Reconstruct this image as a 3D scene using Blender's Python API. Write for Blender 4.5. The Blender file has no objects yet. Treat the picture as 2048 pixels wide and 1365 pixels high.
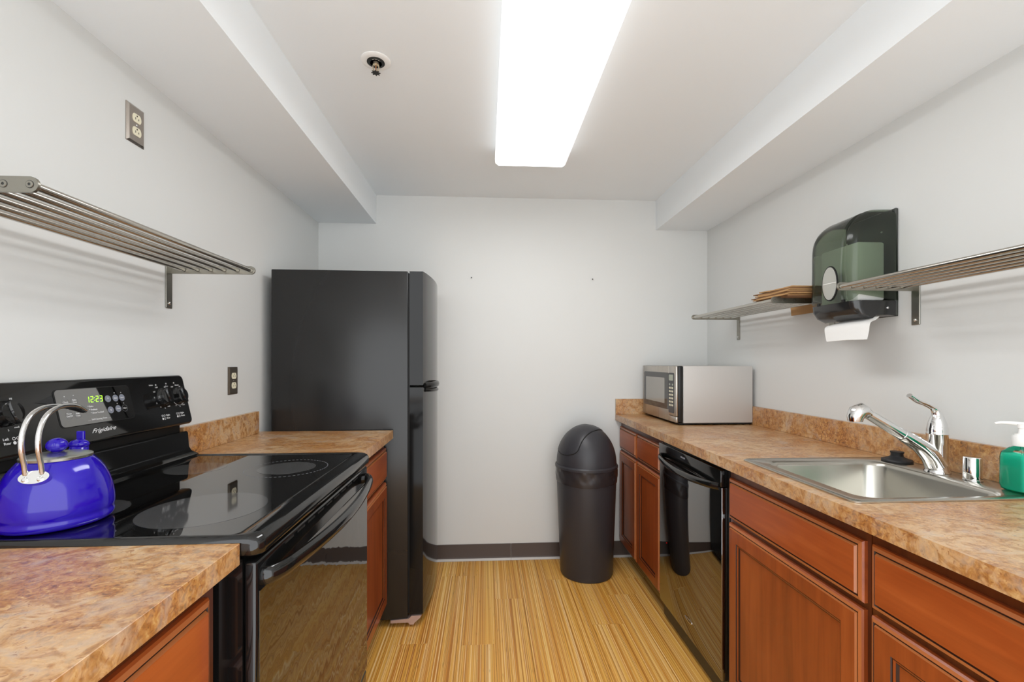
import bpy, bmesh, math, random
from mathutils import Vector, Matrix
random.seed(7)
SC = bpy.context.scene
COL = SC.collection

# ------------------------------------------------------------------ camera
CAM_H, YAW, FPX = 1.248, 0.0577, 912.0
cd = bpy.data.cameras.new('camera')
cam = bpy.data.objects.new('camera', cd); COL.objects.link(cam)
cam.location = (0, 0, CAM_H)
cam.rotation_euler = (math.pi / 2, 0, -YAW)
cd.sensor_width = 36.0
cd.lens = 36.0 * FPX / 2048
cd.shift_y = 42.0 / 2048
cd.clip_start = 0.02
SC.camera = cam
# ------------------------------------------------------------------ world, exposure
WORLD_STRENGTH = 2.55
LAMP_STRENGTH = 8.6
w = bpy.data.worlds.new('world'); SC.world = w; w.use_nodes = True
w.node_tree.nodes['Background'].inputs['Color'].default_value = (0.955, 0.98, 1.0, 1)
w.node_tree.nodes['Background'].inputs['Strength'].default_value = WORLD_STRENGTH
SC.view_settings.view_transform = 'Standard'
SC.view_settings.look = 'None'
SC.view_settings.gamma = 1.0
SC.view_settings.use_curve_mapping = False
SC.view_settings.exposure = 0.26

# ------------------------------------------------------------------ room numbers
WL, WR, WB = -1.032, 1.436, 2.882        # left, right, back wall
YF = -0.35                                # where the room opens behind the viewer
ZC = 2.2875                               # ceiling
ZSL, ZSR = 2.109, 2.099                   # soffit undersides
XSL, XSR = -0.680, 1.095                  # soffit faces

# ------------------------------------------------------------------ materials
def srgb(r, g, b):
    f = lambda c: (c / 255 / 12.92) if c / 255 <= .04045 else ((c / 255 + .055) / 1.055) ** 2.4
    return (f(r), f(g), f(b), 1)

def mat(name, col=(.5, .5, .5, 1), rough=.5, metal=0, coat=0, spec=.5, trans=0, ior=1.45, emit=None, estr=0):
    m = bpy.data.materials.new(name); m.use_nodes = True
    b = m.node_tree.nodes['Principled BSDF']
    b.inputs['Base Color'].default_value = col
    b.inputs['Roughness'].default_value = rough
    b.inputs['Metallic'].default_value = metal
    b.inputs['Coat Weight'].default_value = coat
    b.inputs['Coat Roughness'].default_value = .08
    b.inputs['Specular IOR Level'].default_value = spec
    b.inputs['Transmission Weight'].default_value = trans
    b.inputs['IOR'].default_value = ior
    if emit:
        b.inputs['Emission Color'].default_value = emit
        b.inputs['Emission Strength'].default_value = estr
    return m

class NT:
    """small helper around a node tree"""
    def __init__(s, m):
        s.t = m.node_tree; s.n = s.t.nodes; s.l = s.t.links; s.b = s.n.get('Principled BSDF')
    def add(s, kind, **kw):
        nd = s.n.new(kind)
        for k, v in kw.items(): setattr(nd, k, v)
        return nd
    def link(s, a, b): s.l.new(a, b)
    def coords(s, scale=(1, 1, 1), rot=(0, 0, 0), world=False, jitter=False):
        if world:
            src = s.add('ShaderNodeNewGeometry').outputs['Position']
        else:
            src = s.add('ShaderNodeTexCoord').outputs['Object']
        if jitter:
            oi = s.add('ShaderNodeObjectInfo')
            ml = s.add('ShaderNodeMath', operation='MULTIPLY'); ml.inputs[1].default_value = 37.0
            s.link(oi.outputs['Random'], ml.inputs[0])
            ad = s.add('ShaderNodeVectorMath', operation='ADD')
            s.link(src, ad.inputs[0]); s.link(ml.outputs[0], ad.inputs[1]); src = ad.outputs[0]
        mp = s.add('ShaderNodeMapping'); mp.inputs['Scale'].default_value = scale; mp.inputs['Rotation'].default_value = rot
        s.link(src, mp.inputs['Vector'])
        return mp.outputs['Vector']
    def noise(s, vec, scale=5, detail=3, rough=.5, dist=0):
        nd = s.add('ShaderNodeTexNoise'); nd.inputs['Scale'].default_value = scale
        nd.inputs['Detail'].default_value = detail; nd.inputs['Roughness'].default_value = rough
        nd.inputs['Distortion'].default_value = dist
        s.link(vec, nd.inputs['Vector']); return nd.outputs['Fac']
    def ramp(s, fac, stops, interp='LINEAR'):
        r = s.add('ShaderNodeValToRGB'); r.color_ramp.interpolation = interp
        e = r.color_ramp.elements
        while len(e) < len(stops): e.new(.5)
        for k, (p, c) in enumerate(stops): e[k].position = p; e[k].color = c
        s.link(fac, r.inputs['Fac']); return r.outputs['Color']
    def mix(s, fac, a, b, mode='MIX'):
        m = s.add('ShaderNodeMix', data_type='RGBA', blend_type=mode)
        if isinstance(fac, (int, float)): m.inputs[0].default_value = fac
        else: s.link(fac, m.inputs[0])
        for sock, v in ((m.inputs[6], a), (m.inputs[7], b)):
            if isinstance(v, tuple): sock.default_value = v
            else: s.link(v, sock)
        return m.outputs[2]
    def bump(s, height, strength=.1, dist=.002):
        b = s.add('ShaderNodeBump'); b.inputs['Strength'].default_value = strength; b.inputs['Distance'].default_value = dist
        s.link(height, b.inputs['Height']); s.link(b.outputs['Normal'], s.b.inputs['Normal'])

def G(v): return (v, v, v, 1)

def m_paint(name, col, bump=.12):
    m = mat(name, col, .55, spec=.3); t = NT(m)
    v = t.coords(world=True)
    t.bump(t.noise(v, 140, 3, .6), bump, .0015)
    t.link(t.mix(t.noise(v, 3, 2), col, tuple(min(1, c * 1.03) for c in col[:3]) + (1,)), t.b.inputs['Base Color'])
    return m

def m_floor():
    m = mat('bamboo_plank', rough=.40, spec=.5); t = NT(m)
    v1 = t.coords((190, .55, 1), jitter=True); v2 = t.coords((60, .35, 1), jitter=True); v3 = t.coords((300, 14, 1), jitter=True); v4 = t.coords((420, .4, 1), jitter=True)
    n1 = t.noise(v1, 1.0, 1.0, .5); n2 = t.noise(v2, 1.0, 1.5, .5); n3 = t.noise(v3, 1.0, 2, .5); n4 = t.noise(v4, 1.0, 0, .5)
    c = t.ramp(n1, [(.26, srgb(150, 86, 30)), (.38, srgb(196, 126, 48)), (.48, srgb(224, 162, 72)), (.58, srgb(228, 176, 84)), (.68, srgb(244, 200, 118))])
    c2 = t.ramp(n2, [(.32, srgb(186, 116, 46)), (.5, srgb(228, 166, 70)), (.68, srgb(240, 190, 98))])
    c = t.mix(.40, c, c2)
    hi = t.ramp(n4, [(.64, G(0)), (.69, G(.85))])
    c = t.mix(hi, c, srgb(252, 218, 158))
    lo = t.ramp(n4, [(.27, G(.8)), (.34, G(0))])
    c = t.mix(lo, c, srgb(138, 82, 36))
    dk = t.ramp(n3, [(.26, G(.4)), (.33, G(1))])
    c = t.mix(.7, c, t.mix(1.0, c, dk, 'MULTIPLY'))
    t.link(c, t.b.inputs['Base Color'])
    t.bump(n1, .08, .0006)
    return m

def m_laminate():
    m = mat('rust_slate_laminate', rough=.42, spec=.7, coat=.7); t = NT(m)
    v = t.coords(world=True)
    vs = t.coords((1, 1.25, 1), world=True)
    big = t.noise(vs, 5.5, 3, .55, .6)
    mid = t.noise(vs, 26, 4, .6, 1.2)
    fine = t.noise(v, 95, 4, .62, .9)
    sp = t.noise(v, 60, 2, .5, 2.2)
    base = t.ramp(mid, [(.30, srgb(150, 106, 62)), (.42, srgb(178, 134, 84)), (.52, srgb(212, 176, 130)), (.62, srgb(210, 184, 148)), (.74, srgb(196, 176, 156))])
    rust = t.ramp(fine, [(.34, srgb(100, 54, 20)), (.48, srgb(168, 104, 42)), (.60, srgb(188, 134, 66)), (.70, srgb(210, 170, 110))])
    k = t.ramp(big, [(.38, G(.22)), (.64, G(.85))])
    c = t.mix(k, base, rust)
    grey = t.ramp(t.noise(vs, 9, 3, .6, 1.5), [(.55, G(0)), (.70, G(.55))])
    c = t.mix(grey, c, srgb(182, 162, 148))
    m.node_tree.nodes['Principled BSDF'].inputs['Coat Roughness'].default_value = .33
    spot = t.ramp(sp, [(.62, G(0)), (.70, G(.65))])
    c = t.mix(spot, c, srgb(136, 76, 32))
    t.link(c, t.b.inputs['Base Color'])
    t.bump(fine, .05, .0006)
    return m

def m_wood(name, axis, tint=1.0):
    """cherry stained cabinet wood, grain along axis 'Y' or 'Z'"""
    m = mat(name, rough=.32, spec=.45, coat=.25); t = NT(m)
    sc = (30, 30, 1.6) if axis == 'Z' else (30, 1.6, 30)
    sb = (3, 3, 1.0) if axis == 'Z' else (3, 1.0, 3)
    g = t.noise(t.coords(sc, jitter=True), 1.6, 4, .6, .4)
    b = t.noise(t.coords(sb, jitter=True), 2.2, 3, .5, .5)
    k = lambda r, gg, bb: srgb(min(255, r * tint), min(255, gg * tint), min(255, bb * tint))
    c = t.ramp(b, [(.3, k(126, 58, 22)), (.5, k(148, 70, 28)), (.7, k(168, 88, 40))])
    c2 = t.ramp(g, [(.3, k(116, 52, 20)), (.6, k(156, 76, 32)), (.75, k(170, 92, 44))])
    t.link(t.mix(.45, c, c2), t.b.inputs['Base Color'])
    return m

def m_brushed(name, col, rough, axis):
    m = mat(name, col, rough, metal=1); t = NT(m)
    sc = {'X': (2, 300, 300), 'Y': (300, 2, 300), 'Z': (300, 300, 2)}[axis]
    n = t.noise(t.coords(sc), 1, 2, .5)
    rr = t.ramp(n, [(.3, G(max(.05, rough - .03))), (.7, G(rough + .04))])
    t.link(rr, t.b.inputs['Roughness'])
    return m

def m_glossblack(name, col, rough, bumpscale=0, bump=0.0, dist=.002, ior=1.5):
    m = mat(name, col, rough, spec=.6, ior=ior); t = NT(m)
    if bumpscale:
        t.bump(t.noise(t.coords(world=True), bumpscale, 2, .5), bump, dist)
    return m

def m_smoke():
    m = bpy.data.materials.new('smoke_green_plastic'); m.use_nodes = True
    t = NT(m); n = t.n
    for x in list(n): n.remove(x)
    out = t.add('ShaderNodeOutputMaterial'); tr = t.add('ShaderNodeBsdfTransparent'); gl = t.add('ShaderNodeBsdfGlossy')
    df = t.add('ShaderNodeBsdfDiffuse'); df.inputs['Color'].default_value = srgb(62, 66, 60)
    tr.inputs['Color'].default_value = srgb(196, 208, 190)
    gl.inputs['Roughness'].default_value = .12; gl.inputs['Color'].default_value = G(.9)
    fr = t.add('ShaderNodeFresnel'); fr.inputs['IOR'].default_value = 1.38
    m0 = t.add('ShaderNodeMixShader'); m0.inputs[0].default_value = .28
    t.link(tr.outputs[0], m0.inputs[1]); t.link(df.outputs[0], m0.inputs[2])
    m1 = t.add('ShaderNodeMixShader'); t.link(fr.outputs[0], m1.inputs[0]); t.link(m0.outputs[0], m1.inputs[1]); t.link(gl.outputs[0], m1.inputs[2])
    t.link(m1.outputs[0], out.inputs['Surface'])
    return m

def m_clear(name, col, gloss_ior=1.4):
    m = bpy.data.materials.new(name); m.use_nodes = True
    t = NT(m); n = t.n
    for x in list(n): n.remove(x)
    out = t.add('ShaderNodeOutputMaterial'); tr = t.add('ShaderNodeBsdfTransparent'); gl = t.add('ShaderNodeBsdfGlossy')
    tr.inputs['Color'].default_value = col; gl.inputs['Roughness'].default_value = .03
    fr = t.add('ShaderNodeFresnel'); fr.inputs['IOR'].default_value = gloss_ior
    m1 = t.add('ShaderNodeMixShader'); t.link(fr.outputs[0], m1.inputs[0]); t.link(tr.outputs[0], m1.inputs[1]); t.link(gl.outputs[0], m1.inputs[2])
    t.link(m1.outputs[0], out.inputs['Surface'])
    return m

def m_soap():
    m = bpy.data.materials.new('teal_soap'); m.use_nodes = True
    t = NT(m); n = t.n
    for x in list(n): n.remove(x)
    out = t.add('ShaderNodeOutputMaterial'); tr = t.add('ShaderNodeBsdfTransparent'); tl = t.add('ShaderNodeBsdfTranslucent'); df = t.add('ShaderNodeBsdfDiffuse')
    tr.inputs['Color'].default_value = srgb(60, 224, 190); tl.inputs['Color'].default_value = srgb(70, 235, 200); df.inputs['Color'].default_value = srgb(60, 236, 200)
    a = t.add('ShaderNodeMixShader'); a.inputs[0].default_value = .8; t.link(tl.outputs[0], a.inputs[1]); t.link(df.outputs[0], a.inputs[2])
    b = t.add('ShaderNodeMixShader'); b.inputs[0].default_value = .85; t.link(tr.outputs[0], b.inputs[1]); t.link(a.outputs[0], b.inputs[2])
    t.link(b.outputs[0], out.inputs['Surface']); return m

M = {}
M['wall'] = m_paint('wall_paint', srgb(215, 216, 214))
M['ceil'] = m_paint('ceiling_paint', srgb(236, 240, 242))
M['floor'] = m_floor()
M['sub'] = mat('subfloor_dark', srgb(90, 60, 30), .8)
M['lam'] = m_laminate()
M['woodZ'] = m_wood('cherry_wood_vertical', 'Z')
M['woodY'] = m_wood('cherry_wood_horizontal', 'Y', 1.05)
M['frame'] = m_wood('cherry_frame_dark', 'Z', .62)
M['glaze'] = mat('dark_glaze', srgb(44, 20, 10), .45)
M['edge'] = mat('painted_edge_highlight', srgb(172, 102, 56), .3, coat=.3)  # highlight on door and drawer beads, put into the colour
M['toe'] = mat('toe_kick_black', srgb(22, 18, 16), .6)
M['blackgloss'] = m_glossblack('black_enamel', G(.006), .07)
M['blackglass'] = m_glossblack('black_ceramic_glass', G(.004), .02, ior=2.7)
M['ovenglass'] = m_glossblack('oven_door_glass', G(.005), .03, 14, .10, .006, ior=2.0)
M['blackmat'] = mat('black_plastic', G(.012), .35)
M['fridge'] = m_glossblack('fridge_textured_black', G(.013), .24, 260, .10, .0008, ior=1.42)
M['fridgedoor'] = m_glossblack('fridge_door_black', G(.008), .08, ior=1.32)
M['gasket'] = mat('gasket_black', G(.006), .6)
M['trash'] = mat('trash_plastic', srgb(54, 53, 57), .40)
M['bag'] = mat('trash_bag_plastic', srgb(48, 45, 47), .26)
M['ink'] = mat('white_print', srgb(222, 222, 222), .5)
M['greyink'] = mat('grey_print', srgb(130, 132, 138), .5)
M['led'] = mat('led_green', srgb(150, 240, 60), .4, emit=srgb(165, 240, 60), estr=1.3)
M['button'] = mat('grey_button', srgb(124, 128, 140), .45)
M['burner'] = mat('burner_print', G(.06), .06, spec=.6, ior=1.9)
M['chrome'] = mat('chrome', G(.82), .06, metal=1)
M['steel'] = mat('satin_steel', srgb(196, 192, 184), .2, metal=1)
M['steelx'] = m_brushed('brushed_steel_plate', srgb(150, 147, 138), .34, 'X')
M['sinksteel'] = mat('sink_steel', srgb(190, 187, 178), .25, metal=1)
M['mwsteel'] = m_brushed('microwave_steel', srgb(190, 184, 176), .30, 'Z')
M['mwcase'] = mat('microwave_case', srgb(196, 193, 189), .45, metal=.08)
M['mwglass'] = mat('microwave_glass', G(.03), .06, spec=.8)
M['screen'] = mat('lcd_grey', srgb(168, 174, 158), .3)
M['blue'] = mat('cobalt_enamel', srgb(36, 10, 166), .10, coat=.25, spec=.5)
M['lid'] = m_brushed('kettle_lid_steel', srgb(186, 190, 184), .3, 'X')
M['smoke'] = m_smoke()
M['darkplate'] = mat('dispenser_back', srgb(60, 62, 58), .4)
M['paper'] = mat('white_paper', srgb(236, 235, 232), .8)
M['kraft'] = mat('kraft_paper', srgb(178, 138, 92), .8)
M['kraftd'] = mat('kraft_paper_dark', srgb(128, 92, 60), .8)
M['ivory'] = mat('ivory_plastic', srgb(232, 226, 200), .35)
M['slot'] = mat('slot_dark', srgb(60, 52, 40), .6)
M['bronze'] = mat('bronze_plate', srgb(104, 96, 86), .35, metal=.6)
M['base'] = mat('vinyl_base', srgb(74, 60, 52), .45)
M['toe_sheen'] = mat('painted_toe_sheen', srgb(196, 190, 184), .4)  # sheen along the curved cove toe, painted as a pale strip
M['hinge'] = mat('hinge_metal', srgb(196, 172, 164), .4, metal=.5)
M['white'] = mat('white_plastic', srgb(240, 240, 238), .35)
M['clear'] = m_clear('clear_bottle', (.99, 1, 1, 1))
M['soap'] = m_soap()
M['rubber'] = mat('black_rubber', srgb(34, 34, 36), .5)
M['housing'] = mat('lamp_housing_white', srgb(235, 235, 232), .4)
M['lens'] = mat('lamp_diffuser', G(.9), .4, emit=(.975, .99, 1, 1), estr=LAMP_STRENGTH)
M['lensside'] = mat('lamp_diffuser_side', G(.9), .4, emit=(.975, .99, 1, 1), estr=LAMP_STRENGTH * .11)
M['brass'] = mat('sprinkler_metal', srgb(200, 186, 160), .3, metal=.8)
M['dark'] = mat('sprinkler_dark', srgb(48, 48, 46), .4)

# ------------------------------------------------------------------ geometry helpers
V = Vector
def wl(o):
    p = V((0, 0, 0))
    while o is not None: p += V(o.location); o = o.parent
    return p

def obj(name, bm, mats, parent=None, smooth=35, label=None, kind=None, cat=None, group=None, origin=None):
    """link bm (given in room coordinates) as one mesh object"""
    bmesh.ops.recalc_face_normals(bm, faces=bm.faces[:])
    me = bpy.data.meshes.new(name)
    if parent is not None: off = wl(parent)
    elif origin is not None: off = V(origin)
    else:
        xs = [v.co.x for v in bm.verts]; ys = [v.co.y for v in bm.verts]; zs = [v.co.z for v in bm.verts]
        off = V(((min(xs) + max(xs)) / 2, (min(ys) + max(ys)) / 2, min(zs)))
    bmesh.ops.translate(bm, verts=bm.verts[:], vec=-off)
    bm.to_mesh(me); bm.free()
    for m in (mats if isinstance(mats, (list, tuple)) else [mats]): me.materials.append(m)
    if smooth:
        for p in me.polygons: p.use_smooth = True
        me.set_sharp_from_angle(angle=math.radians(smooth))
    o = bpy.data.objects.new(name, me); COL.objects.link(o)
    if parent is not None: o.parent = parent
    else: o.location = off
    if label: o['label'] = label
    if kind: o['kind'] = kind
    if cat: o['category'] = cat
    if group: o['group'] = group
    return o

def thing(name, label, cat, loc, group=None, rz=0):
    o = bpy.data.objects.new(name, None); COL.objects.link(o)
    o.location = loc; o.empty_display_size = .05; o.rotation_euler = (0, 0, rz)
    o['label'] = label; o['category'] = cat
    if group: o['group'] = group
    return o

def copy_tree(o, parent=None):
    c = o.copy(); COL.objects.link(c)
    if parent is not None: c.parent = parent
    for ch in list(o.children): copy_tree(ch, c)
    return c

def NB(): return bmesh.new()

def box(bm, x0, x1, y0, y1, z0, z1, bev=0, seg=2, mi=0):
    vs = [bm.verts.new((x, y, z)) for z in (z0, z1) for (x, y) in ((x0, y0), (x1, y0), (x1, y1), (x0, y1))]
    fs = [bm.faces.new([vs[i] for i in q]) for q in ((3, 2, 1, 0), (4, 5, 6, 7), (0, 1, 5, 4), (1, 2, 6, 5), (2, 3, 7, 6), (3, 0, 4, 7))]
    for f in fs: f.material_index = mi
    if bev > 0:
        ed = list({e for f in fs for e in f.edges})
        bmesh.ops.bevel(bm, geom=ed, offset=bev, segments=seg, affect='EDGES', profile=.5)
    return bm

def loft(bm, loops, cap0=True, cap1=True, mis=None):
    rows = [[bm.verts.new(p) for p in lp] for lp in loops]
    n = len(rows[0])
    for k in range(len(rows) - 1):
        for i in range(n):
            j = (i + 1) % n
            try:
                f = bm.faces.new((rows[k][i], rows[k][j], rows[k + 1][j], rows[k + 1][i]))
                if mis: f.material_index = mis[k]
            except ValueError: pass
    if cap0: bm.faces.new(rows[0][::-1])
    if cap1:
        f = bm.faces.new(rows[-1])
        if mis and len(mis) >= len(rows): f.material_index = mis[len(rows) - 1]
    return bm

def rrect(x0, x1, y0, y1, r, z, n=5):
    pts = []
    for (cx, cy, a0) in ((x1 - r, y1 - r, 0), (x0 + r, y1 - r, 90), (x0 + r, y0 + r, 180), (x1 - r, y0 + r, 270)):
        for k in range(n + 1):
            a = math.radians(a0 + 90 * k / n)
            pts.append((cx + r * math.cos(a), cy + r * math.sin(a), z))
    return pts

def ring(c, r, n, ax='Z', ry=None):
    ry = r if ry is None else ry
    out = []
    for k in range(n):
        a = 2 * math.pi * k / n; u, v = r * math.cos(a), ry * math.sin(a)
        out.append({'Z': (c[0] + u, c[1] + v, c[2]), 'X': (c[0], c[1] + u, c[2] + v), 'Y': (c[0] + u, c[1], c[2] + v)}[ax])
    return out

def lathe(bm, prof, c, n=40, ax='Z', cap0=True, cap1=True, mis=None):
    """prof = [(radius, along)]"""
    loops = []
    for r, h in prof:
        p = [c[0], c[1], c[2]]; p['XYZ'.index(ax)] += h
        loops.append(ring(p, max(r, 1e-4), n, ax))
    return loft(bm, loops, cap0, cap1, mis)

def frame_of(t):
    t = t.normalized()
    u = t.cross(V((0, 0, 1)))
    if u.length < 1e-3: u = t.cross(V((0, 1, 0)))
    u.normalize(); return t, u, u.cross(t).normalized()

def tube(bm, pts, r, n=12, ry=None, caps=True):
    """sweep a round (or elliptic) section along pts; r may be a list"""
    pts = [V(p) for p in pts]; m = len(pts)
    rs = r if isinstance(r, (list, tuple)) else [r] * m
    rys = ry if isinstance(ry, (list, tuple)) else ([ry] * m if ry else rs)
    loops = []; prev = None
    for k in range(m):
        t = (pts[min(k + 1, m - 1)] - pts[max(k - 1, 0)]).normalized()
        if prev is None: _, u, _ = frame_of(t)
        else:
            u = prev - t * prev.dot(t); u.normalize()
        prev = u; v = t.cross(u)
        loops.append([pts[k] + u * (rs[k] * math.cos(2 * math.pi * i / n)) + v * (rys[k] * math.sin(2 * math.pi * i / n)) for i in range(n)])
    return loft(bm, loops, caps, caps)

def spline(pts, n=8):
    pts = [V(p) for p in pts]; out = []
    for k in range(len(pts) - 1):
        p0 = pts[max(k - 1, 0)]; p1 = pts[k]; p2 = pts[k + 1]; p3 = pts[min(k + 2, len(pts) - 1)]
        for i in range(n):
            t = i / n
            out.append(.5 * ((2 * p1) + (p2 - p0) * t + (2 * p0 - 5 * p1 + 4 * p2 - p3) * t * t + (3 * p1 - p0 - 3 * p2 + p3) * t ** 3))
    out.append(pts[-1]); return out

def prism(bm, outline, fn0, fn1):
    """outline 2-D points mapped by fn0 / fn1 to the two end faces"""
    return loft(bm, [[fn0(*p) for p in outline], [fn1(*p) for p in outline]])

def ellipsoid(bm, c, rx, ry, rz, n=24, m=12):
    loops = []
    for k in range(m + 1):
        a = -math.pi / 2 + math.pi * k / m
        q = max(math.cos(a), .01)
        loops.append([(c[0] + rx * q * math.cos(2 * math.pi * i / n), c[1] + ry * q * math.sin(2 * math.pi * i / n), c[2] + rz * math.sin(a)) for i in range(n)])
    return loft(bm, loops)

def front(bm, xf, s, y0, y1, z0, z1, prof, mis=None, cap=True):
    """stepped rectangular panel on the plane x = xf, standing out along s*X; prof = [(inset, height)]"""
    loops = []
    for i, h in prof:
        x = xf + s * h
        loops.append([(x, y0 + i, z0 + i), (x, y1 - i, z0 + i), (x, y1 - i, z1 - i), (x, y0 + i, z1 - i)])
    return loft(bm, loops, True, cap, mis)

def text(s, size, org, right, up, m, parent, name='lettering', shear=0, align='CENTER', ext=.0002, sx=1.0):
    cu = bpy.data.curves.new(name, 'FONT'); cu.body = s; cu.size = size; cu.align_x = align; cu.align_y = 'CENTER'
    cu.extrude = ext; cu.shear = shear; cu.resolution_u = 3
    t = bpy.data.objects.new(name, cu); COL.objects.link(t)
    dg = bpy.context.evaluated_depsgraph_get(); dg.update()
    me = bpy.data.meshes.new_from_object(t.evaluated_get(dg))
    bpy.data.objects.remove(t); bpy.data.curves.remove(cu)
    right = V(right).normalized(); up = V(up).normalized(); nn = right.cross(up)
    R = Matrix((right, up, nn)).transposed().to_4x4()
    me.transform(Matrix.Translation(V(org) - wl(parent)) @ R @ Matrix.Diagonal((sx, 1, 1, 1)))
    me.materials.clear(); me.materials.append(m)
    o = bpy.data.objects.new(name, me); COL.objects.link(o); o.parent = parent
    return o

# ================================================================== THE ROOM
def slab(name, x0, x1, y0, y1, z0, z1, m, label):
    return obj(name, box(NB(), x0, x1, y0, y1, z0, z1), m, smooth=0, label=label, kind='structure')

fl = slab('floor', WL - .1, WR + .1, YF, WB + .1, -.06, -.008, M['sub'], 'bamboo strip plank floor running away from the viewer')
PW, PL = .1525, 1.22
seams = {-1: 2.67, 0: 2.018, 1: 2.40, 2: 1.75, 3: 2.596, 4: 2.14, 5: 2.41}
col_idx = range(-7, 10)
mesh_cache = {}
for k in col_idx:
    x0 = -.107 + k * PW; x1 = x0 + PW
    x0 = max(x0, WL); x1 = min(x1, WR)
    if x1 - x0 < .01: continue
    s0 = seams.get(k, 1.6 + random.random() * 1.2)
    ys = [s0 + PL * q for q in range(-5, 3)]
    for a in ys:
        ya, yb = max(a, YF), min(a + PL, WB)
        if yb - ya < .02: continue
        key = (round(x1 - x0, 4), round(yb - ya, 4))
        if key not in mesh_cache:
            bm = box(NB(), -(x1 - x0) / 2 + .0003, (x1 - x0) / 2 - .0003, .0004, yb - ya - .0004, -.008, 0, .0006, 1)
            me = bpy.data.meshes.new('plank'); bm.to_mesh(me); bm.free(); me.materials.append(M['floor']); mesh_cache[key] = me
        p = bpy.data.objects.new('plank', mesh_cache[key]); COL.objects.link(p); p.parent = fl
        p.location = V(((x0 + x1) / 2, ya, 0)) - V(fl.location)

slab('ceiling', WL - .1, WR + .1, YF, WB + .1, ZC, ZC + .1, M['ceil'], 'flat white painted ceiling around the light')
slab('wall_back', WL - .1, WR + .1, WB, WB + .1, 0, ZC, M['wall'], 'plain off-white end wall')
slab('wall_left', WL - .1, WL, YF, WB, 0, ZC, M['wall'], 'off-white wall above the range')
slab('wall_right', WR, WR + .1, YF, WB, 0, ZC, M['wall'], 'off-white wall above the sink counter')
slab('trim_1', WL, XSL, YF, WB, ZSL, ZC, M['ceil'], 'painted boxed soffit along the left wall')
slab('trim_2', XSR, WR, YF, WB, ZSR, ZC, M['ceil'], 'painted boxed soffit along the right wall')

# vinyl cove base on the end wall, two lengths meeting at a seam
bb = bpy.data.objects.new('baseboard_back', None); COL.objects.link(bb); bb.location = (.16, WB, 0)
bb['kind'] = 'structure'; bb['label'] = 'dark brown vinyl cove base along the end wall'
prof = [(WB, .1), (WB - .004, .099), (WB - .005, .095), (WB - .005, .022), (WB - .009, .010), (WB - .018, .003), (WB - .019, .0), (WB, 0)]
for (a, b) in ((WL + .01, .1592), (.1608, .936)):
    bm = NB(); prism(bm, prof, lambda y, z: (a, y, z), lambda y, z: (b, y, z)); vs_ = obj('vinyl_strip', bm, M['base'], bb)
    bm = NB(); prism(bm, [(WB - .009, .0125), (WB - .0185, .0045), (WB - .0205, .0015), (WB - .0195, .0008), (WB - .010, .009)], lambda y, z: (a, y, z), lambda y, z: (b, y, z)); obj('toe_sheen_strip', bm, M['toe_sheen'], vs_)

# ================================================================== CEILING
t = thing('ceiling_light', 'long white glowing fluorescent wraparound light on the ceiling', 'ceiling light', (.2175, 1.6, ZC))
obj('housing', box(NB(), .075, .36, 1.02, 2.20, 2.245, ZC - .0005, .004, 1), M['housing'], t)
bm = NB()
loft(bm, [rrect(.046, .389, 1.0, 2.222, .012, 2.252), rrect(.045, .390, .999, 2.223, .012, 2.232), rrect(.047, .388, 1.001, 2.221, .014, 2.212), rrect(.056, .379, 1.010, 2.212, .014, 2.202), rrect(.07, .365, 1.024, 2.198, .012, 2.199)])
for f in bm.faces: f.material_index = 0 if f.calc_center_median().z < 2.2035 else 1
obj('diffuser', bm, [M['lens'], M['lensside']], t)

t = thing('fire_sprinkler', 'small recessed fire sprinkler head in the ceiling', 'sprinkler', (-.378, 1.597, ZC))
c = (-.378, 1.597, ZC)
bm = NB(); lathe(bm, [(.027, -.0005), (.050, -.0005), (.050, -.002), (.046, -.004), (.030, -.006), (.027, -.005)], c, 40, cap0=False, cap1=False)
obj('escutcheon', bm, M['white'], t)
bm = NB(); lathe(bm, [(.030, -.001), (.030, -.007), (.022, -.008), (.021, -.001)], c, 36); obj('cup_ring', bm, M['dark'], t)
bm = NB(); lathe(bm, [(.0215, -.006), (.0215, -.0095), (.0195, -.0095), (.0195, -.006)], c, 36); obj('inner_ring', bm, M['chrome'], t)
bm = NB(); lathe(bm, [(.009, -.002), (.009, -.014), (.005, -.018)], c, 16); obj('nozzle', bm, M['brass'], t)
for s in (-1, 1):
    bm = NB(); tube(bm, spline([(c[0] + s * .008, c[1], ZC - .010), (c[0] + s * .010, c[1], ZC - .022), (c[0] + s * .007, c[1], ZC - .035), (c[0], c[1], ZC - .041)], 4), .0022, 8); obj('frame_arm', bm, M['brass'], t)
bm = NB(); tube(bm, [(c[0], c[1], ZC - .018), (c[0], c[1], ZC - .038)], .0022, 8); obj('bulb', bm, mat('bulb_amber', srgb(150, 100, 60), .2), t)
bm = NB(); out = []
for k in range(32):
    r = .0155 if k % 4 < 2 else .0105
    out.append((r * math.cos(2 * math.pi * k / 32), r * math.sin(2 * math.pi * k / 32)))
prism(bm, out, lambda x, y: (c[0] + x, c[1] + y, ZC - .043), lambda x, y: (c[0] + x, c[1] + y, ZC - .0415)); obj('deflector', bm, M['dark'], t, smooth=0)

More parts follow.
